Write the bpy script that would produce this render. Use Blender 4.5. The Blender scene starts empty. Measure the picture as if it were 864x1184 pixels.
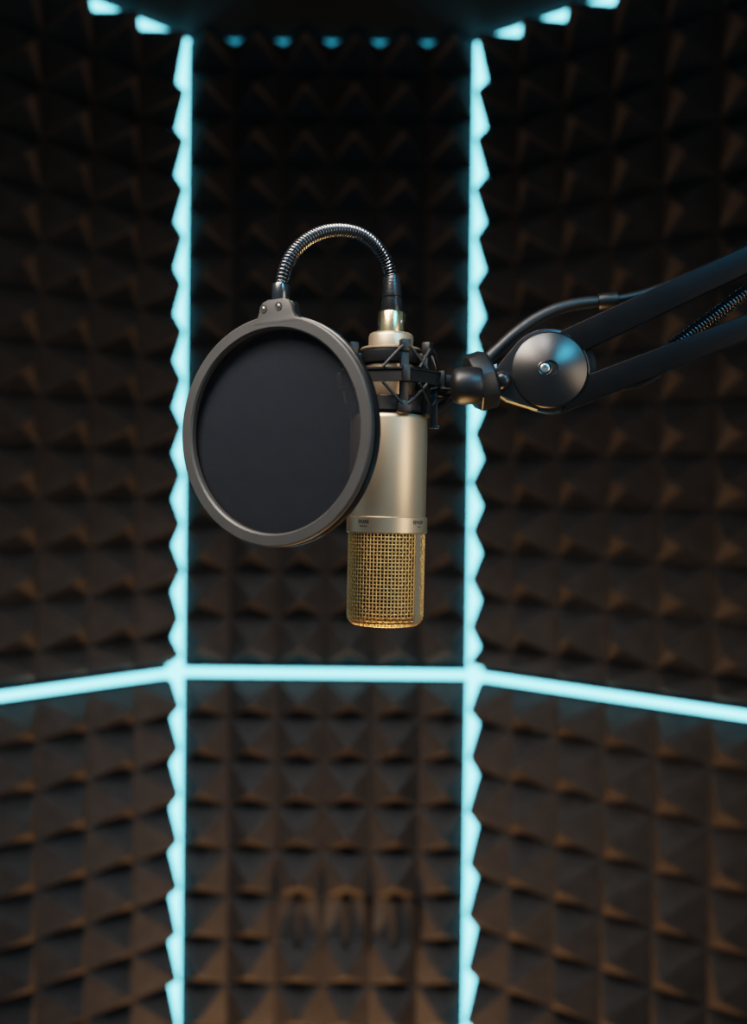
import bpy, bmesh, math, random
from mathutils import Vector, Matrix
random.seed(4)
C = bpy.context.scene.collection
PI = math.pi
FPX = 1230.0                       # focal length in pixels of the 864x1184 frame
CX, CY = 432.0, 592.0

# ------------------------------------------------------------------ camera
cam_d = bpy.data.cameras.new('camera'); cam = bpy.data.objects.new('camera', cam_d); C.objects.link(cam)
cam_d.sensor_fit = 'AUTO'; cam_d.sensor_width = 36.0; cam_d.lens = FPX * 36.0 / 1184.0
cam_d.clip_start = 0.01
CAM = Matrix.Translation((0, 0, 1.35)) @ Matrix.Rotation(math.radians(90 - 0.8), 4, 'X') @ Matrix.Rotation(math.radians(0.65), 4, 'Z')
cam.matrix_world = CAM
cam_d.dof.use_dof = True
cam_d.dof.focus_distance = 0.70
cam_d.dof.aperture_fstop = 3.5
bpy.context.scene.camera = cam

def W(u, v, d):                    # the point seen at pixel (u, v), d metres in front of the camera
    return CAM @ Vector(((u - CX) / FPX * d, -(v - CY) / FPX * d, -d))
def ray_y(u, v, y):                # where the ray through (u, v) meets the plane Y = y
    o = CAM.translation; p = W(u, v, 1.0) - o
    return o + p * (y / p.y)
AX = CAM.to_3x3()
def frame(u, v, d):                # local frame there: x right, y away, z up
    m = Matrix((AX.col[0], -AX.col[2], AX.col[1])).transposed().to_4x4()
    m.translation = W(u, v, d)
    return m

# ------------------------------------------------------------------ materials
def mat(name, col, metallic=0.0, rough=0.5, spec=0.5, var=0.12, nscale=60.0, bump=0.0, bscale=400.0, coat=0.0):
    m = bpy.data.materials.new(name); m.use_nodes = True
    nt = m.node_tree; b = nt.nodes['Principled BSDF']
    b.inputs['Metallic'].default_value = metallic
    b.inputs['Specular IOR Level'].default_value = spec
    b.inputs['Coat Weight'].default_value = coat
    tc = nt.nodes.new('ShaderNodeTexCoord')
    n = nt.nodes.new('ShaderNodeTexNoise'); n.inputs['Scale'].default_value = nscale; n.inputs['Detail'].default_value = 4
    nt.links.new(tc.outputs['Object'], n.inputs['Vector'])
    r = nt.nodes.new('ShaderNodeValToRGB')
    r.color_ramp.elements[0].position = 0.3; r.color_ramp.elements[1].position = 0.7
    r.color_ramp.elements[0].color = [c * (1 - var) for c in col] + [1]
    r.color_ramp.elements[1].color = [min(1, c * (1 + var)) for c in col] + [1]
    nt.links.new(n.outputs['Fac'], r.inputs['Fac']); nt.links.new(r.outputs['Color'], b.inputs['Base Color'])
    mr = nt.nodes.new('ShaderNodeMapRange'); mr.inputs['To Min'].default_value = rough * 0.9; mr.inputs['To Max'].default_value = min(1, rough * 1.1)
    nt.links.new(n.outputs['Fac'], mr.inputs['Value']); nt.links.new(mr.outputs['Result'], b.inputs['Roughness'])
    if bump:
        n2 = nt.nodes.new('ShaderNodeTexNoise'); n2.inputs['Scale'].default_value = bscale; n2.inputs['Detail'].default_value = 3
        nt.links.new(tc.outputs['Object'], n2.inputs['Vector'])
        bp = nt.nodes.new('ShaderNodeBump'); bp.inputs['Strength'].default_value = bump; bp.inputs['Distance'].default_value = 0.002
        nt.links.new(n2.outputs['Fac'], bp.inputs['Height']); nt.links.new(bp.outputs['Normal'], b.inputs['Normal'])
    return m
def emit(name, col, strength):
    m = bpy.data.materials.new(name); m.use_nodes = True
    nt = m.node_tree; nt.nodes.clear()
    o = nt.nodes.new('ShaderNodeOutputMaterial'); e = nt.nodes.new('ShaderNodeEmission')
    e.inputs['Color'].default_value = (*col, 1); e.inputs['Strength'].default_value = strength
    nt.links.new(e.outputs[0], o.inputs['Surface'])
    return m

M = {}
M['foam'] = mat('charcoal_foam', (0.045, 0.043, 0.042), rough=0.95, spec=0.10, var=0.15, nscale=40, bump=0.25, bscale=250)
M['wall'] = mat('dark_wall_paint', (0.03, 0.03, 0.032), rough=0.9, spec=0.2)
M['ceil'] = mat('dark_ceiling_paint', (0.006, 0.011, 0.015), rough=0.85, spec=0.2, nscale=6)
M['floor'] = mat('dark_carpet', (0.035, 0.033, 0.032), rough=1.0, spec=0.1, bump=0.5)
M['led'] = emit('cyan_led_diffuser', (0.14, 0.57, 0.71), 7.0)
M['led_dim'] = emit('dim_cyan_led_diffuser', (0.06, 0.55, 0.77), 0.7)
M['channel'] = mat('led_channel_metal', (0.12, 0.12, 0.12), metallic=0.8, rough=0.5)
M['champagne'] = mat('champagne_nickel', (0.62, 0.445, 0.295), metallic=0.85, rough=0.40, var=0.03, nscale=900)
M['gold_mesh'] = mat('gold_wire_mesh', (0.85, 0.52, 0.22), metallic=0.95, rough=0.36, var=0.1, nscale=300)
M['capsule'] = mat('dark_capsule_screen', (0.10, 0.065, 0.035), metallic=0.5, rough=0.6, var=0.5, nscale=1200)
M['brass'] = mat('brass_connector', (0.74, 0.55, 0.31), metallic=1.0, rough=0.25, var=0.05)
M['amber'] = mat('amber_edge_glint', (0.55, 0.27, 0.05), rough=0.5)  # warm light caught on the clevis plate edges, put into a colour
M['ink'] = mat('engraved_ink', (0.025, 0.02, 0.016), rough=0.6)
M['black'] = mat('black_plastic', (0.008, 0.008, 0.0085), rough=0.42, spec=0.4, bump=0.05, bscale=2500)
M['gloss'] = mat('black_satin_metal', (0.012, 0.012, 0.0125), metallic=0.2, rough=0.30, spec=0.5, var=0.05)
M['cone'] = mat('black_anodised_metal', (0.055, 0.053, 0.052), metallic=0.9, rough=0.33, spec=0.6, var=0.04, nscale=900)
M['rubber'] = mat('black_rubber', (0.009, 0.009, 0.0095), rough=0.45, spec=0.4)
M['steel'] = mat('brushed_steel', (0.52, 0.52, 0.53), metallic=1.0, rough=0.28)
M['dsteel'] = mat('dark_gooseneck_metal', (0.13, 0.13, 0.135), metallic=0.95, rough=0.24)
M['hoop'] = mat('dark_grey_hoop_plastic', (0.050, 0.048, 0.046), rough=0.42, spec=0.5, var=0.05, bump=0.06, bscale=1800)
M['arm'] = mat('black_powder_coat', (0.005, 0.005, 0.0055), rough=0.42, spec=0.12, bump=0.05, bscale=2500)
M['cord'] = mat('elastic_cord', (0.016, 0.015, 0.014), rough=0.6, spec=0.4)
def fabric():
    m = bpy.data.materials.new('black_nylon_mesh'); m.use_nodes = True
    nt = m.node_tree; b = nt.nodes['Principled BSDF']; out = nt.nodes['Material Output']
    b.inputs['Roughness'].default_value = 0.85; b.inputs['Specular IOR Level'].default_value = 0.12
    tc = nt.nodes.new('ShaderNodeTexCoord')
    n = nt.nodes.new('ShaderNodeTexNoise'); n.inputs['Scale'].default_value = 1500; n.inputs['Detail'].default_value = 2
    nt.links.new(tc.outputs['Object'], n.inputs['Vector'])
    r = nt.nodes.new('ShaderNodeValToRGB')
    r.color_ramp.elements[0].color = (0.007, 0.009, 0.012, 1); r.color_ramp.elements[1].color = (0.021, 0.024, 0.031, 1)
    nt.links.new(n.outputs['Fac'], r.inputs['Fac']); nt.links.new(r.outputs['Color'], b.inputs['Base Color'])
    t = nt.nodes.new('ShaderNodeBsdfTransparent'); mx = nt.nodes.new('ShaderNodeMixShader'); mx.inputs[0].default_value = 0.90
    nt.links.new(t.outputs[0], mx.inputs[1]); nt.links.new(b.outputs[0], mx.inputs[2]); nt.links.new(mx.outputs[0], out.inputs['Surface'])
    return m
M['fabric'] = fabric()

# ------------------------------------------------------------------ mesh helpers
def obj(name, bm, m, parent=None, smooth=35):
    bmesh.ops.recalc_face_normals(bm, faces=bm.faces[:])
    if smooth:
        lim = math.radians(smooth)
        for f in bm.faces: f.smooth = True
        for e in bm.edges:
            if len(e.link_faces) == 2 and e.calc_face_angle(0) > lim: e.smooth = False
    me = bpy.data.meshes.new(name); bm.to_mesh(me); bm.free()
    o = bpy.data.objects.new(name, me); C.objects.link(o)
    o.data.materials.append(M[m] if isinstance(m, str) else m)
    if parent: o.parent = parent
    return o
def tag(o, label, cat, group=None):
    o['label'] = label; o['category'] = cat
    if group: o['group'] = group
    return o
def thing(name, label, cat, mw, group=None):
    o = bpy.data.objects.new(name, None); C.objects.link(o); o.empty_display_size = 0.02
    o.matrix_world = mw
    return tag(o, label, cat, group)
def structure(name, bm, m):
    o = obj(name, bm, m); o['kind'] = 'structure'; return o
def BM(): return bmesh.new()
def add_tube(bm, pts, rad, seg=16, closed=False, up=None):
    pts = [Vector(p) for p in pts]; n = len(pts)
    rads = rad if isinstance(rad, (list, tuple)) else [rad] * n
    t0 = (pts[1] - pts[0]).normalized()
    nrm = t0.orthogonal().normalized() if up is None else (Vector(up) - t0 * t0.dot(Vector(up))).normalized()
    rings = []
    for i, p in enumerate(pts):
        a = pts[(i - 1) % n] if (closed or i > 0) else p
        b = pts[(i + 1) % n] if (closed or i < n - 1) else p
        t = (b - a).normalized()
        nrm = (nrm - t * t.dot(nrm)).normalized()
        bi = t.cross(nrm)
        rings.append([bm.verts.new(p + (nrm * math.cos(2 * PI * k / seg) + bi * math.sin(2 * PI * k / seg)) * rads[i]) for k in range(seg)])
    m = n if closed else n - 1
    for i in range(m):
        A, B = rings[i], rings[(i + 1) % n]
        for k in range(seg):
            bm.faces.new((A[k], A[(k + 1) % seg], B[(k + 1) % seg], B[k]))
    if not closed:
        bm.faces.new(rings[0][::-1]); bm.faces.new(rings[-1])
    return bm
def add_lathe(bm, prof, seg=64, mtx=None):
    """prof: (r, z) from one end to the other, turned about z."""
    mtx = mtx or Matrix()
    rings = []
    for r, z in prof:
        if r < 1e-7: rings.append([bm.verts.new(mtx @ Vector((0, 0, z)))])
        else: rings.append([bm.verts.new(mtx @ Vector((r * math.cos(2 * PI * k / seg), r * math.sin(2 * PI * k / seg), z))) for k in range(seg)])
    for A, B in zip(rings, rings[1:]):
        for k in range(seg):
            k2 = (k + 1) % seg
            if len(A) == 1 and len(B) == 1: continue
            if len(A) == 1: bm.faces.new((A[0], B[k2], B[k]))
            elif len(B) == 1: bm.faces.new((A[k], A[k2], B[0]))
            else: bm.faces.new((A[k], A[k2], B[k2], B[k]))
    if len(rings[0]) > 1: bm.faces.new(rings[0][::-1])
    if len(rings[-1]) > 1: bm.faces.new(rings[-1])
    return bm
def add_ring(bm, prof, seg=96, mtx=None):
    """closed (r, z) outline turned about z."""
    mtx = mtx or Matrix()
    rings = [[bm.verts.new(mtx @ Vector((r * math.cos(2 * PI * k / seg), r * math.sin(2 * PI * k / seg), z))) for k in range(seg)] for r, z in prof]
    for i in range(len(rings)):
        A, B = rings[i], rings[(i + 1) % len(rings)]
        for k in range(seg):
            bm.faces.new((A[k], A[(k + 1) % seg], B[(k + 1) % seg], B[k]))
    return bm
def add_box(bm, c, s, mtx=None, bev=0.0):
    r = bmesh.ops.create_cube(bm, size=1.0)
    vs = r['verts']
    for v in vs: v.co = Vector((v.co.x * s[0], v.co.y * s[1], v.co.z * s[2])) + Vector(c)
    if bev:
        es = list({e for v in vs for e in v.link_edges})
        rb = bmesh.ops.bevel(bm, geom=es, offset=bev, segments=2, affect='EDGES', profile=0.5)
        vs = list({v for f in rb['faces'] for v in f.verts} | {v for v in vs if v.is_valid})
    if mtx:
        for v in vs: v.co = mtx @ v.co
    return bm
def add_prism(bm, outline, off, bev=0.0):
    """outline: 3-D points of a flat polygon, swept by the vector off."""
    off = Vector(off)
    a = [bm.verts.new(Vector(p)) for p in outline]; b = [bm.verts.new(Vector(p) + off) for p in outline]
    n = len(a); fs = [bm.faces.new(a), bm.faces.new(b[::-1])]
    for i in range(n): fs.append(bm.faces.new((a[i], b[i], b[(i + 1) % n], a[(i + 1) % n])))
    bmesh.ops.recalc_face_normals(bm, faces=fs)
    if bev:
        es = list(set(fs[0].edges) | set(fs[1].edges))
        bmesh.ops.bevel(bm, geom=es, offset=bev, segments=2, affect='EDGES', profile=0.5)
    return bm
def smooth_path(pts, n):
    pts = [Vector(p) for p in pts]; P = [pts[0] * 2 - pts[1]] + pts + [pts[-1] * 2 - pts[-2]]
    dense = []
    for i in range(1, len(P) - 2):
        p0, p1, p2, p3 = P[i - 1], P[i], P[i + 1], P[i + 2]
        for j in range(40):
            t = j / 40
            dense.append(0.5 * ((2 * p1) + (p2 - p0) * t + (2 * p0 - 5 * p1 + 4 * p2 - p3) * t * t + (3 * p1 - p0 - 3 * p2 + p3) * t ** 3))
    dense.append(pts[-1].copy())
    L = [0]
    for a, b in zip(dense, dense[1:]): L.append(L[-1] + (b - a).length)
    out = []; k = 0
    for i in range(n):
        s = L[-1] * i / (n - 1)
        while k < len(L) - 2 and L[k + 1] < s: k += 1
        f = (s - L[k]) / max(1e-9, L[k + 1] - L[k])
        out.append(dense[k].lerp(dense[k + 1], min(1, max(0, f))))
    return out

# ================================================================== THE BOOTH
YB = 2.16
xl = ray_y(206, 640, YB).x; xr = ray_y(549, 640, YB).x
ZC = ray_y(380, 47, YB).z; ZL = ray_y(375, 778.5, YB).z + 0.004
S2 = math.sqrt(0.5)
CLp = Vector((xl, YB, 0)); CRp = Vector((xr, YB, 0))
WALLLEN = 1.15
ZF = -0.35                         # floor height
def plane_frame(origin, along, normal):   # local x along the wall, y up, z out of the wall
    m = Matrix((Vector(along), Vector((0, 0, 1)), Vector(normal))).transposed().to_4x4(); m.translation = origin
    return m
FB = plane_frame(CLp, (1, 0, 0), (0, -1, 0))
aL, aR = math.radians(47.0), math.radians(41.5)     # how far the side walls fold in
LA, LN = Vector((-math.cos(aL), -math.sin(aL), 0)), Vector((math.sin(aL), -math.cos(aL), 0))
RA, RN = Vector((math.cos(aR), -math.sin(aR), 0)), Vector((-math.sin(aR), -math.cos(aR), 0))
FL = plane_frame(CLp, LA, LN)
FR = plane_frame(CRp, RA, RN)
wb = xr - xl
def wall(name, F, x0, x1):
    bm = BM(); add_box(bm, ((x0 + x1) / 2, (ZC + 0.05 + ZF) / 2, -0.03), (x1 - x0, ZC + 0.05 - ZF, 0.06), F); return structure(name, bm, 'wall')
wall('wall_back', FB, -0.0, wb); wall('wall_left', FL, -0.0, WALLLEN); wall('wall_right', FR, -0.0, WALLLEN)
bm = BM()
eL, eR = CLp + LA * (WALLLEN + .05), CRp + RA * (WALLLEN + .05)
poly = [(eL.x - .05, eL.y), (eL.x - .05, -0.9), (eR.x + .05, -0.9), (eR.x + .05, eR.y), (xr + .05, YB + .06), (xl - .05, YB + .06)]
add_prism(bm, [(x, y, ZC) for x, y in poly], (0, 0, 0.05)); structure('ceiling', bm, 'ceil')
bm = BM(); add_prism(bm, [(x, y, ZF - 0.05) for x, y in poly], (0, 0, 0.05)); structure('floor', bm, 'floor')

# ---- pyramid foam
def foam(F, xs, ys, h, t=0.010, xtip=None, ytip=None, skip=()):
    """xs, ys: cell boundaries on the wall; one pyramid per cell on a slab t thick."""
    bm = BM(); V = {}
    def v(x, y, z):
        k = (round(x, 5), round(y, 5), round(z, 5))
        if k not in V: V[k] = bm.verts.new(F @ Vector((x, y, z)))
        return V[k]
    for i in range(len(xs) - 1):
        for j in range(len(ys) - 1):
            x0, x1, y0, y1 = xs[i], xs[i + 1], ys[j], ys[j + 1]
            if (i, j) in skip: 
                bm.faces.new((v(x0, y0, t), v(x1, y0, t), v(x1, y1, t), v(x0, y1, t))); continue
            cx = (x0 + x1) / 2 if not (xtip and i in xtip) else xtip[i]
            cy = (y0 + y1) / 2 if not (ytip and j in ytip) else ytip[j]
            w = 0.0022; a = v(x0, y0, t); b = v(x1, y0, t); c = v(x1, y1, t); d = v(x0, y1, t)
            hh = t + h * random.uniform(0.97, 1.03)
            cx += random.uniform(-1, 1) * 0.0015; cy += random.uniform(-1, 1) * 0.0015
            A, B, Cc, D = (bm.verts.new(F @ Vector(p)) for p in ((cx - w, cy - w, hh), (cx + w, cy - w, hh), (cx + w, cy + w, hh), (cx - w, cy + w, hh)))
            for q in ((a, b, B, A), (b, c, Cc, B), (c, d, D, Cc), (d, a, A, D), (A, B, Cc, D)): bm.faces.new(q)
    nx, ny = len(xs), len(ys)
    edge = [(x, ys[0]) for x in xs] + [(xs[-1], y) for y in ys[1:]] + [(x, ys[-1]) for x in xs[-2::-1]] + [(xs[0], y) for y in ys[-2:0:-1]]
    n = len(edge)
    for k in range(n):
        p, q = edge[k], edge[(k + 1) % n]
        bm.faces.new((v(*q, t), v(*p, t), v(*p, 0.001), v(*q, 0.001)))
    bm.faces.new([v(*p, 0.001) for p in edge][::-1])
    return bm
def bounds(lo, hi, b0, p, minw):
    """row boundaries between lo and hi that pass through b0 with pitch p; drops slivers."""
    k = math.ceil((lo - b0) / p); r = [lo]
    while b0 + k * p < hi:
        z = b0 + k * p
        if z - r[-1] > minw: r.append(z)
        k += 1
    if hi - r[-1] < minw and len(r) > 1: r.pop()
    r.append(hi); return r
HF = 0.068
zat0 = lambda u, v: ray_y(u, v, YB).z
zt = zat0(375, 58); zlu = ZL + 0.015; zll = ZL - 0.015; zb = ZF + 0.02
zat = lambda u, v: ray_y(u, v, YB).z
# back wall, upper and lower
cb = [0.013 + (wb - 0.0255) * i / 6 for i in range(7)]
ztb = zat0(375, 55)
rb = bounds(zlu, ztb, zat(375, 86), 0.0917, 0.03)
tipb = {len(rb) - 2: ztb - 0.002}
def back_rows():
    o = obj('acoustic_foam_panel', foam(FB, cb, rb, HF, ytip=tipb), 'foam', smooth=0)
    tag(o, 'charcoal pyramid foam panel on the back wall above the horizontal light, behind the microphone', 'acoustic foam', 'pyramid foam panels on the booth walls')
back_rows()
rl = bounds(zb, zll, zat(375, 828.5), 0.0906, 0.03)
row_slots = max(range(len(rl) - 1), key=lambda j: -abs((rl[j] + rl[j + 1]) / 2 - zat(375, 1061)))
slots = [(i, row_slots) for i in (2, 3, 4)]
lowb = obj('acoustic_foam_panel', foam(FB, cb, rl, HF, skip=slots), 'foam', smooth=0)
tag(lowb, 'charcoal pyramid foam panel on the back wall below the horizontal light, with three slotted cells', 'acoustic foam', 'pyramid foam panels on the booth walls')
for i, j in slots:                 # three cells with upright ribs instead of a pyramid
    x0, x1, y0, y1 = cb[i], cb[i + 1], rl[j], rl[j + 1]
    cx, cy = (x0 + x1) / 2, (y0 + y1) / 2; hy = (y1 - y0) / 2
    bm = BM()
    for dx, w, hh in ((0, 0.010, 0.044), (0.0455, 0.009, 0.046), (-0.0455 if i == 2 else 0.0455, 0.009, 0.046)):
        if (dx, w) == (0.0455, 0.009) and hh == 0.046 and i != 2 and dx > 0 and bm.verts and len(bm.verts) > 40: continue
        add_prism(bm, [FB @ Vector((cx + dx + a * w, cy - hy * 0.92, z)) for a, z in ((-1, 0.006), (1, 0.006), (0.55, hh * 0.9), (0, hh), (-0.55, hh * 0.9))], (0, 0, hy * 1.84))
    obj('slotted_rib', bm, 'foam', lowb, smooth=50)
# side walls
def side(F, tips0, edge, pitch, s0, zlo, zhi, zc0, zp, label, ytop=None):
    xs = [s0] + [tips0 + pitch * (k + 0.5) for k in range(int((WALLLEN - tips0) / pitch))]
    rows = bounds(zlo, zhi, zc0 + zp / 2, zp, 0.035)
    o = obj('acoustic_foam_panel', foam(F, xs, rows, HF, xtip={0: edge}, ytip={len(rows) - 2: zhi - ytop} if ytop else None), 'foam', smooth=0)
    tag(o, label, 'acoustic foam', 'pyramid foam panels on the booth walls')
side(FL, 0.057, 0.052, 0.104, 0.020, zlu, zt, zat(206, 126.6), 0.0926, 'charcoal pyramid foam panel on the left wall above the horizontal light', 0.004)
side(FL, 0.057, 0.052, 0.104, 0.020, zb, zll, zat(206, 853.7), 0.0906, 'charcoal pyramid foam panel on the left wall below the horizontal light')
side(FR, 0.050, 0.050, 0.102, 0.022, zlu, zt, zat(549, 124.7), 0.0946, 'charcoal pyramid foam panel on the right wall above the horizontal light, behind the arm', 0.004)
side(FR, 0.050, 0.050, 0.102, 0.022, zb, zll, zat(549, 805), 0.1035, 'charcoal pyramid foam panel on the right wall below the horizontal light')

# ---- LED strips (aluminium channel with a diffuser)
def led(name_label, A, B, nrm, wdt, group='cyan light strips along the booth edges', depth=0.008, m_led='led'):
    A, B, nrm = Vector(A), Vector(B), Vector(nrm).normalized()
    t = (B - A); L = t.length; t.normalize(); s = t.cross(nrm)
    m = Matrix((t, s, nrm)).transposed().to_4x4(); m.translation = (A + B) / 2
    r = thing('light_strip', name_label, 'light strip', m, group)
    bm = BM(); add_box(bm, (0, 0, -depth * 0.65), (L, wdt, depth * 0.7)); obj('channel', bm, 'channel', r)
    bm = BM(); add_box(bm, (0, 0, 0), (L, wdt * 0.96, depth * 0.6)); obj('diffuser', bm, m_led, r)
    return r
# corners, floor to ceiling
ea = Vector((xl + 0.0140, YB - 0.004, 0)); eb = CLp + LA * 0.026 + LN * 0.003
mid = (ea + eb) / 2; dv = (eb - ea); nv = Vector((dv.y, -dv.x, 0)); nv = nv if nv.y < 0 else -nv
led('upright cyan light strip in the left corner between left wall and back wall', mid + Vector((0, 0, zb)), mid + Vector((0, 0, ZC - 0.004)), nv, dv.length)
ea = Vector((xr - 0.0115, YB - 0.004, 0)); eb = CRp + RA * 0.024 + RN * 0.003
mid = (ea + eb) / 2; dv = (eb - ea); nv = Vector((dv.y, -dv.x, 0)); nv = nv if nv.y < 0 else -nv
led('upright cyan light strip in the right corner, running behind the shock mount swivel', mid + Vector((0, 0, zb)), mid + Vector((0, 0, ZC - 0.004)), nv, dv.length)
# waist-high
def hstrip(F, x0, x1, z, off, wdt, label, nl=(0, 0, 1), m_led='led'):
    n = F.to_3x3() @ Vector(nl)
    led(label, F @ Vector((x0, z, off)), F @ Vector((x1, z, off)), n, wdt, m_led=m_led)
hstrip(FB, 0.012, wb - 0.012, ZL, 0.024, 0.0150, 'level cyan light strip across the back wall below the microphone')
hstrip(FL, 0.012, WALLLEN, ZL, 0.024, 0.0140, 'level cyan light strip along the left wall at lower left')
hstrip(FR, 0.012, WALLLEN, ZL, 0.024, 0.0140, 'level cyan light strip along the right wall at lower right')
# under the ceiling
hstrip(FB, 0.02, wb - 0.02, ZC - 0.009, 0.004, 0.014, 'thin cyan light strip under the ceiling on the back wall, mostly hidden by foam tips', m_led='led_dim')
hstrip(FL, 0.02, WALLLEN, ZC - 0.008, 0.010, 0.016, 'cyan light strip under the ceiling on the left wall, at top left')
hstrip(FR, 0.02, WALLLEN, ZC - 0.008, 0.010, 0.016, 'cyan light strip under the ceiling on the right wall, at top right')

# ================================================================== MICROPHONE
DM = 0.735; K = DM / FPX          # metres per photo pixel at the microphone
mic_rot = Matrix.Rotation(math.radians(1.3), 4, 'Y')
mic = thing('condenser_microphone', 'champagne metal condenser microphone hanging upside down with gold mesh head', 'microphone', frame(447.5, 605, DM) @ mic_rot)
z = lambda v: (605 - v) * K
def px(prof): return [(r * K, z(v)) for r, v in prof]
bm = BM(); add_lathe(bm, px([(0, 599), (44.0, 599), (44.6, 597), (44.6, 486), (44.0, 483), (42, 481), (31, 480), (0, 480)]), 96)
obj('body', bm, 'champagne', mic)
bm = BM(); add_lathe(bm, px([(0, 480), (29, 480), (29, 446), (29.5, 445), (29.5, 424), (28, 422), (0, 422)]), 64); obj('neck', bm, 'champagne', mic)
bm = BM(); add_lathe(bm, px([(0, 407), (34, 407), (35, 406), (35, 404.5), (34, 403.5), (26, 402), (0, 402)]), 64); obj('flange', bm, 'champagne', mic)
bm = BM(); add_lathe(bm, px([(0, 403), (25.8, 403), (25.8, 390), (24.5, 387.2), (22.5, 386), (0, 386)]), 64); obj('end_cap', bm, 'champagne', mic)
bm = BM(); add_lathe(bm, px([(0, 387), (15.3, 387), (15.3, 362), (14.6, 361), (12.0, 361), (0, 361)]), 48)
con = obj('connector', bm, 'brass', mic)
bm = BM(); add_lathe(bm, [(0, -0.2 * K), (2.3 * K, -0.2 * K), (2.3 * K, 0.5 * K), (1.5 * K, 0.9 * K), (0, 0.9 * K)], 20,
    Matrix.Translation((12.3 * K, -9.1 * K, z(373.5))) @ Matrix.Rotation(math.radians(90), 4, 'X') @ Matrix.Rotation(math.radians(53), 4, 'Y'))
obj('latch_button', bm, 'steel', con)
bm = BM(); add_lathe(bm, px([(0, 616), (45.8, 616), (46.6, 615), (46.6, 598.2), (45.8, 597.2), (0, 597.2)]), 96)
band = obj('collar_band', bm, 'champagne', mic)
# lettering printed round the band
def lettering(txt, size, u0, v0, parent, name='lettering', squash=1.0):
    cu = bpy.data.curves.new('t', 'FONT'); cu.body = txt; cu.size = size * K; cu.align_x = 'CENTER'; cu.align_y = 'CENTER'; cu.resolution_u = 2; cu.offset = 0.03 * size * K
    to = bpy.data.objects.new('t', cu); C.objects.link(to)
    dg = bpy.context.evaluated_depsgraph_get()
    me = bpy.data.meshes.new_from_object(to.evaluated_get(dg))
    bpy.data.objects.remove(to); bpy.data.curves.remove(cu)
    b = bmesh.new(); b.from_mesh(me); bpy.data.meshes.remove(me)
    R = 46.75 * K; th0 = math.asin((u0 - 447.5) / 46.6)
    for v in b.verts:
        th = th0 + v.co.x * squash / R
        v.co = Vector((R * math.sin(th), -R * math.cos(th), z(v0) + v.co.y))
    return obj(name, b, 'ink', parent, smooth=0)
lettering('DUAS', 5.6, 420.5, 603.4, band)
lettering('Studio mic', 2.4, 420.5, 608.2, band, squash=1.0)
lettering('EFVOP', 5.6, 482.5, 603.4, band, squash=1.05)
lettering('Series', 2.4, 483.5, 608.0, band)
# grille: wire mesh halves either side of a metal frame
RG = 43.5 * K; zt_g, zb_g = z(616), z(721.5); RC = 11 * K
def gprofile():                    # (r, z) down the side, round the corner, to the middle
    p = [(RG, zt_g + (zb_g + RC - zt_g) * i / 23) for i in range(24)]
    p += [(RG - RC + RC * math.cos(a), zb_g + RC - RC * math.sin(a)) for a in [PI / 2 * i / 4 for i in range(1, 5)]]
    p += [(RG - RC - (RG - RC) * i / 8, zb_g) for i in range(1, 8)] 
    return p
def gpt(th, r, zz):                # th: 0 towards the viewer, + to the right; flattened slightly front to back
    return Vector((r * math.sin(th), -r * math.cos(th), zz))
FRAME_TH = math.radians(54)
def grille_half(name, th0, th1, n):
    """woven round wires: uprights and hoops passing over and under each other."""
    bm = BM(); pr = gprofile(); wr = 0.85 * K; am = 0.45 * K
    for i in range(n + 1):
        th = th0 + (th1 - th0) * i / n
        add_tube(bm, [gpt(th, max(0.5 * K, r + am * (1 if (i + j) % 2 else -1)) if j < 29 else r, zz) for j, (r, zz) in enumerate(pr)][:-1], wr, 6)
    for j, (r, zz) in enumerate(pr[:-2]):
        add_tube(bm, [gpt(th0 + (th1 - th0) * i / (2 * n), r - (am * (1 if (i // 2 + j) % 2 else -1) if i % 2 == 0 and j < 28 else 0), zz) for i in range(2 * n + 1)], wr, 6)
    return obj(name, bm, 'gold_mesh', mic, smooth=80)
gap = math.radians(8)
grille_half('grille_mesh', FRAME_TH - PI + gap, FRAME_TH - gap, 30)
grille_half('grille_mesh', FRAME_TH + gap, FRAME_TH + PI - gap, 30)
bm = BM()                          # frame: a U-shaped band in the plane between the halves
dirv = Vector((math.sin(FRAME_TH), -math.cos(FRAME_TH), 0)); side_v = Vector((math.cos(FRAME_TH), math.sin(FRAME_TH), 0))
pr = gprofile(); out = [dirv * (r + 0.9 * K) + Vector((0, 0, zz)) for r, zz in pr[:1] + pr[22:]] + [-dirv * (r + 0.9 * K) + Vector((0, 0, zz)) for r, zz in (pr[:1] + pr[22:])[::-1]]
inn = [Vector((p.x * 0.93, p.y * 0.93, p.z + (2.0 * K if p.z < zt_g - 1e-6 else 0))) for p in out]
for p in out: p.z -= 0.8 * K if p.z < zt_g - 50 * K else 0
hw = 4.8 * K
rows = [[bm.verts.new(p + side_v * s) for p in P] for P, s in ((out, hw), (out, -hw), (inn, -hw), (inn, hw))]
for a in range(4):
    A, B = rows[a], rows[(a + 1) % 4]
    for i in range(len(A) - 1): bm.faces.new((A[i], A[i + 1], B[i + 1], B[i]))
bm.faces.new([r[0] for r in rows]); bm.faces.new([r[-1] for r in rows][::-1])
obj('grille_frame', bm, 'champagne', mic)
bm = BM(); add_lathe(bm, px([(0, 616), (39, 616), (39, 706), (34, 713), (0, 716)]), 64); obj('inner_screen', bm, 'capsule', mic)

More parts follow.
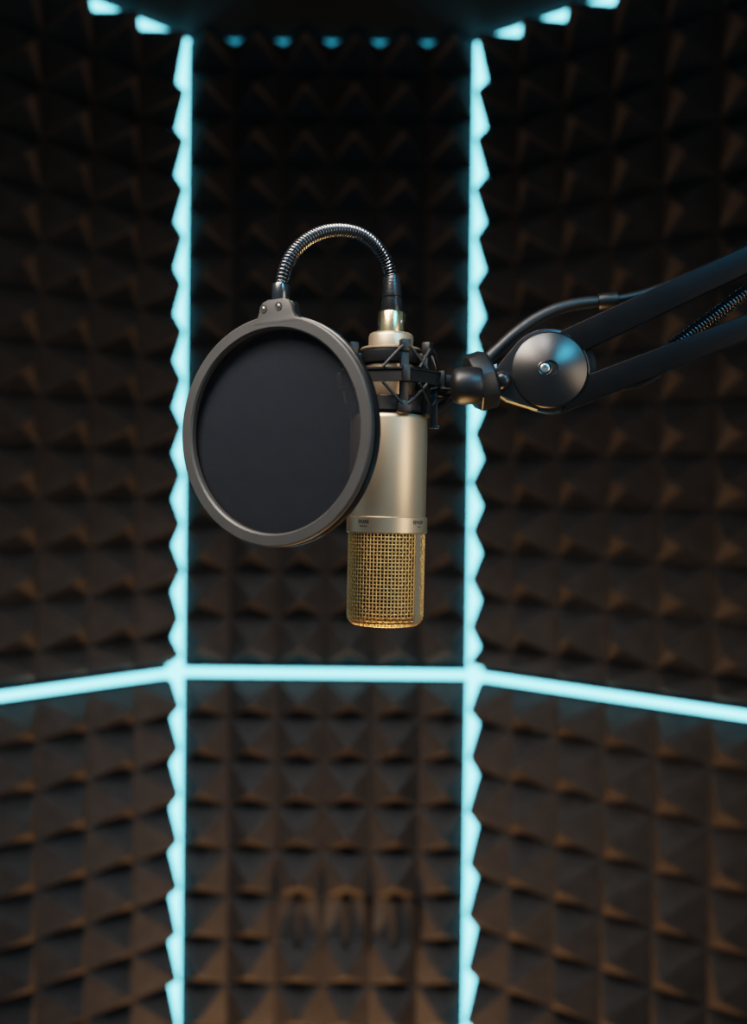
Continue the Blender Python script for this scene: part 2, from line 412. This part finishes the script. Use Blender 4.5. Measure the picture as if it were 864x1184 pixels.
# ================================================================== SHOCK MOUNT
sm_m = frame(452, 439, DM) @ Matrix.Rotation(math.radians(1.0), 4, 'Y')
sm = thing('shock_mount', 'black spider shock mount with elastic cords gripping the top of the microphone', 'shock mount', sm_m)
zs = lambda v: (439 - v) * K
def pol(th, r, zz): t = math.radians(th); return Vector((r * K * math.sin(t), -r * K * math.cos(t), zz))
bm = BM(); add_ring(bm, [(r * K, zs(v)) for r, v in ((30.5, 421.5), (30.5, 408.5), (36.5, 408.2), (36.8, 410), (33.5, 421.5))], 72)
cl = obj('upper_clamp_ring', bm, 'rubber', sm)
bm = BM(); add_ring(bm, [(r * K, zs(v)) for r, v in ((30.2, 479), (30.2, 461), (41, 460), (43.5, 462), (44.3, 477), (43, 479))], 72)
obj('lower_clamp_ring', bm, 'black', sm)
bm = BM()                          # six-sided outer frame: an I-profile bar
hexr = 61
def hexring(r0, r1, v0, v1):
    V = [[bm.verts.new(pol(15 + 60 * k, r, zs(v))) for k in range(6)] for r, v in ((r0, v0), (r1, v0), (r1, v1), (r0, v1))]
    for a in range(4):
        A, B = V[a], V[(a + 1) % 4]
        for k in range(6): bm.faces.new((A[k], A[(k + 1) % 6], B[(k + 1) % 6], B[k]))
hexring(56, 60.0, 433, 445); hexring(55, 62.5, 431.2, 433.5); hexring(55, 62.5, 444.5, 446.8)
for k in range(6):
    add_box(bm, (0, 0, 0), (8.5 * K, 9 * K, 17.5 * K), Matrix.Translation(pol(15 + 60 * k, 60, 0)) @ Matrix.Rotation(math.radians(15 + 60 * k), 4, 'Z'), bev=0.8 * K)
obj('outer_frame', bm, 'black', sm)
POST = [18, 62, 118, 180, 242, 290]
for th in POST:                    # posts on the inner cradle, with hooked ends
    bm = BM()
    Rm = lambda v, r: Matrix.Translation(pol(th, r, zs(v))) @ Matrix.Rotation(math.radians(th), 4, 'Z')
    add_box(bm, (0, 0, 0), (10 * K, 6 * K, 74 * K), Rm(441, 46), bev=0.8 * K)
    add_box(bm, (0, 0, 0), (11.5 * K, 10 * K, 14 * K), Rm(406, 46.5), bev=1.2 * K)
    add_box(bm, (0, 0, 0), (16 * K, 9 * K, 13 * K), Rm(474, 47.3), bev=1.2 * K)
    add_box(bm, (0, 0, 0), (6 * K, 12 * K, 8 * K), Rm(415, 40), bev=0.6 * K)
    add_box(bm, (0, 0, 0), (6 * K, 6 * K, 8 * K), Rm(470, 43), bev=0.6 * K)
    obj('post', bm, 'black', sm)
for th in POST:                    # elastic cord loops, frame to post ends
    for s in (-1, 1):
        bm = BM()
        for vv, va in ((409, 431), (469, 448)):
            add_tube(bm, [pol(th + s * 4, 51, zs(vv - (2 if vv < 439 else -2))), pol(th + s * 9, 52, zs(vv + (2 if vv < 439 else -2))), pol(th + s * 28, 56.0, zs(va))], 1.75 * K, 10)
        obj('elastic_cord', bm, 'cord', sm)
# arm out to the swivel
Ls = lambda u, v, dd=0.0: sm_m.inverted() @ W(u, v, DM + dd)
bm = BM()
add_prism(bm, [Ls(506, 432), Ls(530, 434.5), Ls(530, 449.5), Ls(506, 448)], Vector((0, 10 * K, 0)), bev=0.8 * K)
obj('arm', bm, 'black', sm)
bm = BM(); add_tube(bm, [Ls(497, 480, .0), Ls(512, 468, .0), Ls(534, 454, .0)], 4.0 * K, 10); add_tube(bm, [Ls(494, 455, .0), Ls(515, 456, .0), Ls(534, 452)], 3.2 * K, 10)
obj('brace', bm, 'black', sm)
bm = BM(); add_box(bm, (0, 0, 0), (7.5 * K, 8 * K, 44 * K), Matrix.Translation(Ls(502, 472, -0.004)), bev=0.9 * K)
add_box(bm, (0, 0, 0), (11 * K, 10 * K, 3 * K), Matrix.Translation(Ls(502, 494, -0.004)), bev=0.7 * K); obj('locking_lever', bm, 'gloss', sm)
# swivel: rounded barrel + eight-sided locking knob
def axis_m(loc, d):
    d = Vector(d).normalized(); q = Vector((0, 0, 1)).rotation_difference(d); m = q.to_matrix().to_4x4(); m.translation = loc; return m
bm = BM(); add_lathe(bm, [(r * K, h * K) for r, h in ((0, -19), (9, -18.6), (15, -17), (19.5, -13.5), (21.3, -8), (21.6, 0), (21, 14), (19, 17), (0, 17))], 48, axis_m(Ls(540, 446, -0.012), (1, -0.02, 0.02)))
obj('swivel_barrel', bm, 'black', sm)
bm = BM(); add_lathe(bm, [(r * K, h * K) for r, h in ((0, -15), (26, -15), (34.5, -11), (35.5, 9), (31, 13), (0, 13))], 8, axis_m(Ls(556, 440.5, 0.004), (0.93, 0.15, 0.33)))
for e in [e for e in bm.edges]: pass
bmesh.ops.bevel(bm, geom=bm.edges[:], offset=1.0 * K, segments=1, affect='EDGES')
obj('locking_knob', bm, 'black', sm, smooth=25)

# ================================================================== POP FILTER
DP = 0.662; KP = DP / FPX; TH = math.radians(30)
# x in the disc plane (to the right, nearer), y away from the viewer along the axis, z up
pf_m = frame(317.5, 499, DP) @ Matrix.Rotation(-TH, 4, 'Z')
pf = thing('pop_filter', 'round black mesh pop filter on a ridged gooseneck in front of the microphone', 'pop filter', pf_m)
disc = Matrix.Rotation(math.radians(90), 4, 'X')     # lathe z -> towards the viewer (-y)
RH = 133.5
bm = BM(); add_ring(bm, [(r * KP, h * KP) for r, h in ((RH - 15.5, 2.0), (RH - 15.3, 4.2), (RH - 13.2, 6.4), (RH - 1.8, 6.4), (RH - 0.3, 5.2), (RH, 3.5), (RH, -1.0), (RH - 3, -1.8), (RH - 3, -3), (RH - 13, -3), (RH - 15.5, -2))], 128, disc)
hoop = obj('front_hoop', bm, 'hoop', pf)
bm = BM(); add_ring(bm, [(r * KP, h * KP) for r, h in ((RH - 14, -3.2), (RH - 1.5, -3.2), (RH + 0.8, -4.4), (RH + 0.8, -12.5), (RH - 1, -14), (RH - 13, -14), (RH - 14.5, -13))], 128, disc)
obj('rear_hoop', bm, 'gloss', pf)
bm = BM(); add_lathe(bm, [((RH - 13.5) * KP * i / 12, -7.6 * KP) for i in range(13)], 96, disc)
bm2 = bm
for f in [f for f in bm.faces if len(f.verts) > 60]: bm.faces.remove(f)
obj('mesh_screen', bm, 'fabric', pf)
# bracket at the top of the hoop
Lp = lambda u, v, y=0.0: None
def disc_pt(du, v, y):             # du in photo pixels from the hoop centre
    return Vector((du * KP / math.cos(TH), y * KP, (499 - v) * KP))
def bracket(y0, y1):
    o = [(-27, 376), (-22, 371.5), (-18.5, 363), (-16.5, 354), (-13, 349.5), (-7, 347.5), (11, 347.5), (17, 349.5), (20.5, 355), (22, 363), (25.5, 370), (31, 375)]
    b = BM(); add_prism(b, [disc_pt(a + 3.0, v, y0) for a, v in o], (0, (y1 - y0) * KP, 0), bev=1.0 * KP); return b
br = obj('bracket', bracket(-6.6, 0), 'hoop', pf)
obj('bracket_back', bracket(1.5, 13), 'gloss', pf)
for a, v in ((-10.3, 357), (8.0, 355.8)):
    bm = BM(); c = disc_pt(a + 1.0, v, -6.7)
    add_ring(bm, [(r * KP, h * KP) for r, h in ((3.0, -0.5), (3.0, 0.7), (4.8, 0.7), (5.0, -0.5))], 28, Matrix.Translation(c) @ disc)
    add_lathe(bm, [(r * KP, h * KP) for r, h in ((0, -0.4), (4.4, -0.4), (4.4, 0.15), (0, 0.15))], 28, Matrix.Translation(c) @ disc)
    s = obj('screw', bm, 'ink', br)
    bm = BM(); add_lathe(bm, [(r * KP, h * KP) for r, h in ((0, 0.1), (2.1, 0.1), (1.9, 0.9), (1.0, 1.3), (0, 1.4))], 20, Matrix.Translation(c) @ disc)
    obj('screw_head', bm, 'steel', s)
inv = pf_m.inverted()
Q = lambda u, v, d: inv @ W(u, v, d)
d0 = DP + 0.004
bm = BM(); A, B = Q(324.2, 348.5, d0), Q(324.6, 328.5, d0)
add_tube(bm, [A, A.lerp(B, 0.05), A.lerp(B, 0.93), B], [10 * KP, 10.4 * KP, 10.4 * KP, 9.6 * KP], 32); obj('ferrule', bm, 'dsteel', pf)
cp = [(324.8, 331), (329.5, 311), (339.5, 292), (355, 277.3), (374, 268.3), (394.6, 265.8), (414, 269.3), (429.5, 278.5), (441.5, 292.5), (449.3, 308), (453.3, 325)]
gp = []
for i, (u, v) in enumerate(cp):
    t = i / (len(cp) - 1); t = t * t * (3 - 2 * t)
    gp.append(Q(u, v, d0 + (DM - d0) * t))
NG = 56 * 4
pth = smooth_path(gp, NG)
bm = BM(); add_tube(bm, pth, [(8.3 if i % 4 == 0 else 7.7 if i % 4 in (1, 3) else 5.6) * KP * (1 + 0.03 * i / NG) for i in range(NG)], 28)
obj('gooseneck', bm, 'dsteel', pf, smooth=60)
bm = BM()
pl = [(453.0, 320), (453.2, 321), (453.6, 338), (453.7, 343), (453.7, 344), (453.7, 346), (453.8, 347), (453.6, 360), (453.5, 361.5)]
rr = [9.2, 9.8, 11.3, 11.6, 10.9, 10.9, 11.8, 12.6, 12.2]
add_tube(bm, [Q(u, v, DM) for u, v in pl], [r * K for r in rr], 36)
plug = obj('plug', bm, 'gloss', pf)
bm = BM()
for k in range(5):
    t = 323.5 + k * 3.6
    c, c2 = Q(453.1 + k * .13, t, DM), Q(453.1 + k * .13, t + 1.6, DM)
    add_tube(bm, [c, c2], [(10.1 + k * 0.35) * K, (10.25 + k * 0.35) * K], 32)
obj('strain_relief', bm, 'rubber', plug)

# ================================================================== BOOM ARM
DA = 0.745; KA = DA / FPX
ba_m = frame(632, 428, DA)
ba = thing('boom_arm', 'black spring boom arm with round pivot disc reaching in from the right', 'microphone arm', ba_m)
inva = ba_m.inverted()
A_ = lambda u, v, dd=0.0: inva @ W(u, v, DA + dd)
def hull2(c1, r1, c2, r2, n=24):   # outline of two circles joined by tangents, in photo pixels
    pts = [(c1[0] + r1 * math.cos(a), c1[1] + r1 * math.sin(a)) for a in [2 * PI * i / n for i in range(n)]] + \
          [(c2[0] + r2 * math.cos(a), c2[1] + r2 * math.sin(a)) for a in [2 * PI * i / n for i in range(n)]]
    pts = sorted(set((round(x, 4), round(y, 4)) for x, y in pts))
    def half(P):
        h = []
        for p in P:
            while len(h) > 1 and (h[-1][0] - h[-2][0]) * (p[1] - h[-2][1]) - (h[-1][1] - h[-2][1]) * (p[0] - h[-2][0]) <= 0: h.pop()
            h.append(p)
        return h[:-1]
    return half(pts) + half(pts[::-1])
def plate(name, o, d0, d1, m, bev=0.8, parent=None):
    b = BM(); add_prism(b, [A_(u, v, d0) for u, v in o], (0, d1 - d0, 0), bev=bev * KA); return obj(name, b, m, parent or ba, smooth=40)
plate('clevis_plate', hull2((584, 440), 17.5, (634, 428.5), 48.5, 48), -0.006, 0.000, 'gloss', 1.0)
plate('clevis_plate', hull2((583, 441), 17.0, (640, 430), 48.5, 48), 0.006, 0.012, 'gloss', 1.0)
bm = BM(); add_prism(bm, [A_(566, 424, -.004), A_(575, 420, -.004), A_(572, 440, -.004), A_(576, 457, -.004), A_(566, 458, -.004)], (0, 0.014, 0), bev=0.8 * KA); obj('bracket_edge', bm, 'steel', ba)
tilt = Vector((-0.10, -1.0, 0.03))
def pivot(c, dd, prof, name, m, parent=None, seg=72):
    b = BM(); add_lathe(b, [(r * KA, h * KA) for r, h in prof], seg, axis_m(A_(*c, dd), tilt)); return obj(name, b, m, parent or ba)
hub = pivot((635.5, 427.5), -0.008, ((0, -6), (43, -6), (44, -5), (44, -1), (43, 0.6), (42, 1.2), (10, 12.5), (8.6, 12.6), (8.0, 11), (0, 11)), 'pivot_disc', 'cone')
pivot((641, 429), 0.004, ((0, -5), (47, -5), (48.3, -4), (48.3, 4), (47, 5), (0, 5)), 'pivot_washer', 'gloss')
bc = (630.3, 425.8)
bolt = pivot(bc, -0.0146, ((0, -2), (8.4, -2), (8.4, 0.5), (7.6, 0.9), (6.0, 0.3), (0, 0.2)), 'bolt', 'gloss', hub, 32)
pivot(bc, -0.0147, ((0, -0.5), (5.2, -0.2), (5.2, 1.3), (4.4, 1.8), (2.5, 1.8), (2.2, 0.6), (0, 0.6)), 'bolt_head', 'steel', bolt, 20)
b = BM(); add_lathe(b, [(r * KA, h * KA) for r, h in ((0, -4), (10.6, -4), (10.9, 1), (10, 5), (7.5, 8.2), (4, 9.8), (0, 10.2))], 40, axis_m(A_(581, 440, -0.006), tilt)); obj('cap_nut', b, 'gloss', ba)
# the two parallel bars, on to the elbow outside the frame
def bar(name, p, q, w, d0, d1, w2=None):
    a, c = Vector(p), Vector(q); t = (c - a).normalized(); n = Vector((-t.y, t.x)); w2 = w2 or w
    o = [a + n * w / 2, c + n * w2 / 2, c - n * w2 / 2, a - n * w / 2]
    return plate(name, [(v.x, v.y) for v in o], d0, d1, 'arm', 1.2)
EL = (1010, 232)
bar('upper_bar', (641, 404), (1010, 232), 33, -0.006, 0.012, 27)
bar('lower_bar', (650, 461), (1018, 318), 31, -0.010, 0.010, 25)
bar('rear_bar', (700, 443), (1018, 330), 22, 0.018, 0.026, 22)
for c, r in (((1010, 234), 22), ((1016, 322), 22)):
    pivot(c, -0.008, ((0, -10), (r, -10), (r + 1, -8), (r + 1, 3), (r, 4), (0, 6)), 'elbow_disc', 'gloss')
plate('elbow_plate', hull2((1010, 234), 30, (1016, 322), 30, 32), 0.018, 0.026, 'gloss')
# spring stretched between the bars
sp0, sp1 = A_(766, 410, 0.016), A_(985, 246, 0.016)
ax = (sp1 - sp0); Ln = ax.length; ax.normalize(); n1 = ax.orthogonal().normalized(); n2 = ax.cross(n1)
turns = int(Ln / (4.2 * KA)); pts = []
for i in range(turns * 10 + 1):
    a = 2 * PI * i / 10; pts.append(sp0 + ax * (Ln * i / (turns * 10)) + (n1 * math.cos(a) + n2 * math.sin(a)) * 7.6 * KA)
bm = BM(); add_tube(bm, pts, 1.5 * KA, 8); obj('spring', bm, 'dsteel', ba, smooth=60)
bm = BM(); add_tube(bm, [sp0, sp1], 6.2 * KA, 16); obj('spring_core', bm, 'rubber', ba)
bm = BM(); add_tube(bm, [A_(568, 457.5, -0.004), A_(578, 458.5, -0.007), A_(586, 464, -.007), A_(604, 469.5, -.007), A_(621, 474.5, -.006)], 1.1 * KA, 8); obj('edge_glint', bm, 'amber', ba)  # added amber strand: painted glint along the lower clevis plate edge
bm = BM(); add_tube(bm, [A_(716, 449.5, 0.0), A_(735, 447, 0.0), A_(752, 440, 0.0), A_(762, 433.5, 0)], 3.2 * KA, 10); obj('cable_loop', bm, 'rubber', ba)
# stand carrying the elbow, outside the frame
pw = W(1013, 300, DA + 0.03)
bm = BM(); add_tube(bm, [inva @ Vector((pw.x, pw.y + .02, pw.z + 0.06)), inva @ Vector((pw.x, pw.y + .02, ZF + 0.02))], 0.011, 24); obj('stand_pole', bm, 'arm', ba)
bm = BM(); add_lathe(bm, [(0, 0.001), (0.15, 0.001), (0.15, 0.012), (0.14, 0.018), (0.02, 0.024), (0.016, 0.05), (0, 0.05)], 48, inva @ Matrix.Translation((pw.x, pw.y + .02, ZF))); obj('stand_base', bm, 'arm', ba)

# ================================================================== CABLE
cb_m = frame(556, 424, DA)
cab = thing('microphone_cable', 'thick black cable arching from the swivel up onto the boom arm', 'cable', cb_m)
invc = cb_m.inverted(); Cc = lambda u, v, dd=0.0: invc @ W(u, v, DA + dd)
cpts = [(551, 428, .012), (562, 417, .012), (578, 402, .013), (598, 384, .014), (622, 367.5, .015), (648, 356, .016), (676, 350.2, .017), (704, 347.5, .018), (730, 343, .019), (756, 335.5, .021), (790, 322, .022), (840, 300, .022), (920, 263, .022), (1000, 226, .022)]
pp = smooth_path([Cc(*p) for p in cpts], 110)
nrm_r = [(7.3 if i < 34 else 7.3 - 2.2 * min(1, (i - 34) / 8)) * KA for i in range(110)]
bm = BM(); add_tube(bm, pp, nrm_r, 20); obj('cord_jacket', bm, 'rubber', cab)
bm = BM(); add_tube(bm, [Cc(692, 348.8, .0175), Cc(693, 348.7, .0175), Cc(713, 346.5, .0182), Cc(714, 346.4, .0182)], [8.6 * KA, 9.3 * KA, 9.3 * KA, 8.6 * KA], 24); obj('cable_clip', bm, 'black', cab)

# ================================================================== LIGHT
def area(name, loc, target, size, energy, col, sy=None):
    l = bpy.data.lights.new(name, 'AREA'); l.energy = energy; l.color = col; l.size = size
    if sy: l.shape = 'RECTANGLE'; l.size_y = sy
    o = bpy.data.objects.new(name, l); C.objects.link(o); o.location = loc
    o.rotation_euler = (Vector(target) - Vector(loc)).to_track_quat('-Z', 'Y').to_euler(); return o
area('warm_floor_lamp', (-0.09, 1.74, -0.27), (-0.1, 2.0, 1.2), 0.22, 18.0, (1.0, 0.55, 0.26), 0.2)
area('neutral_top_fill', (-0.09, 1.30, 2.2), (-0.1, 1.9, 0.6), 0.35, 1.5, (1.0, 0.94, 0.90)).data.spread = math.radians(110)  # added unseen fill, greys the upper foam faces from overhead
area('soft_front_fill', (-0.1, 0.35, 2.2), (-0.1, 2.1, 0.55), 0.3, 2.3, (0.98, 0.96, 0.96)).data.spread = math.radians(45)  # unseen narrow fill, put in to lift the lower foam's upper faces
for sx in (-1, 1):
    area('warm_side_fill', (-0.1 - sx * 0.15, 0.35, 0.35), (-0.1 + sx * 0.85, 1.75, 1.15), 0.3, 1.15, (1.0, 0.64, 0.40)).data.spread = math.radians(52)  # added pair without fixtures, beams narrowed to warm just the side walls
area('soft_key_lamp', (-0.30, 0.42, 1.92), (-0.02, 0.70, 1.38), 0.3, 2.2, (1.0, 0.87, 0.76)).data.spread = math.radians(80)
area('side_fill', (0.82, 0.05, 1.45), (0.01, 0.735, 1.36), 0.35, 0.45, (1.0, 0.78, 0.57), 0.6).data.spread = math.radians(60)  # added off-frame fill for the bright stripe down the microphone body
area('warm_low_fill', (0.02, 0.85, 0.60), (0.02, 0.72, 1.4), 0.3, 0.7, (1.0, 0.60, 0.25)).data.spread = math.radians(70)  # extra unseen fill that gives the undersides their gold rims
area('cyan_accent_lamp', (0.50, 0.05, 2.05), (0.11, 0.745, 1.47), 0.25, 0.25, (0.1, 0.62, 1.0)).data.spread = math.radians(30)
w = bpy.data.worlds.new('booth_dark'); bpy.context.scene.world = w; w.use_nodes = True
w.node_tree.nodes['Background'].inputs[0].default_value = (0.45, 0.68, 0.85, 1); w.node_tree.nodes['Background'].inputs[1].default_value = 0.25
sc = bpy.context.scene
sc.view_settings.view_transform = 'Filmic'
sc.view_settings.look = 'Medium High Contrast'
sc.view_settings.exposure = 0.0
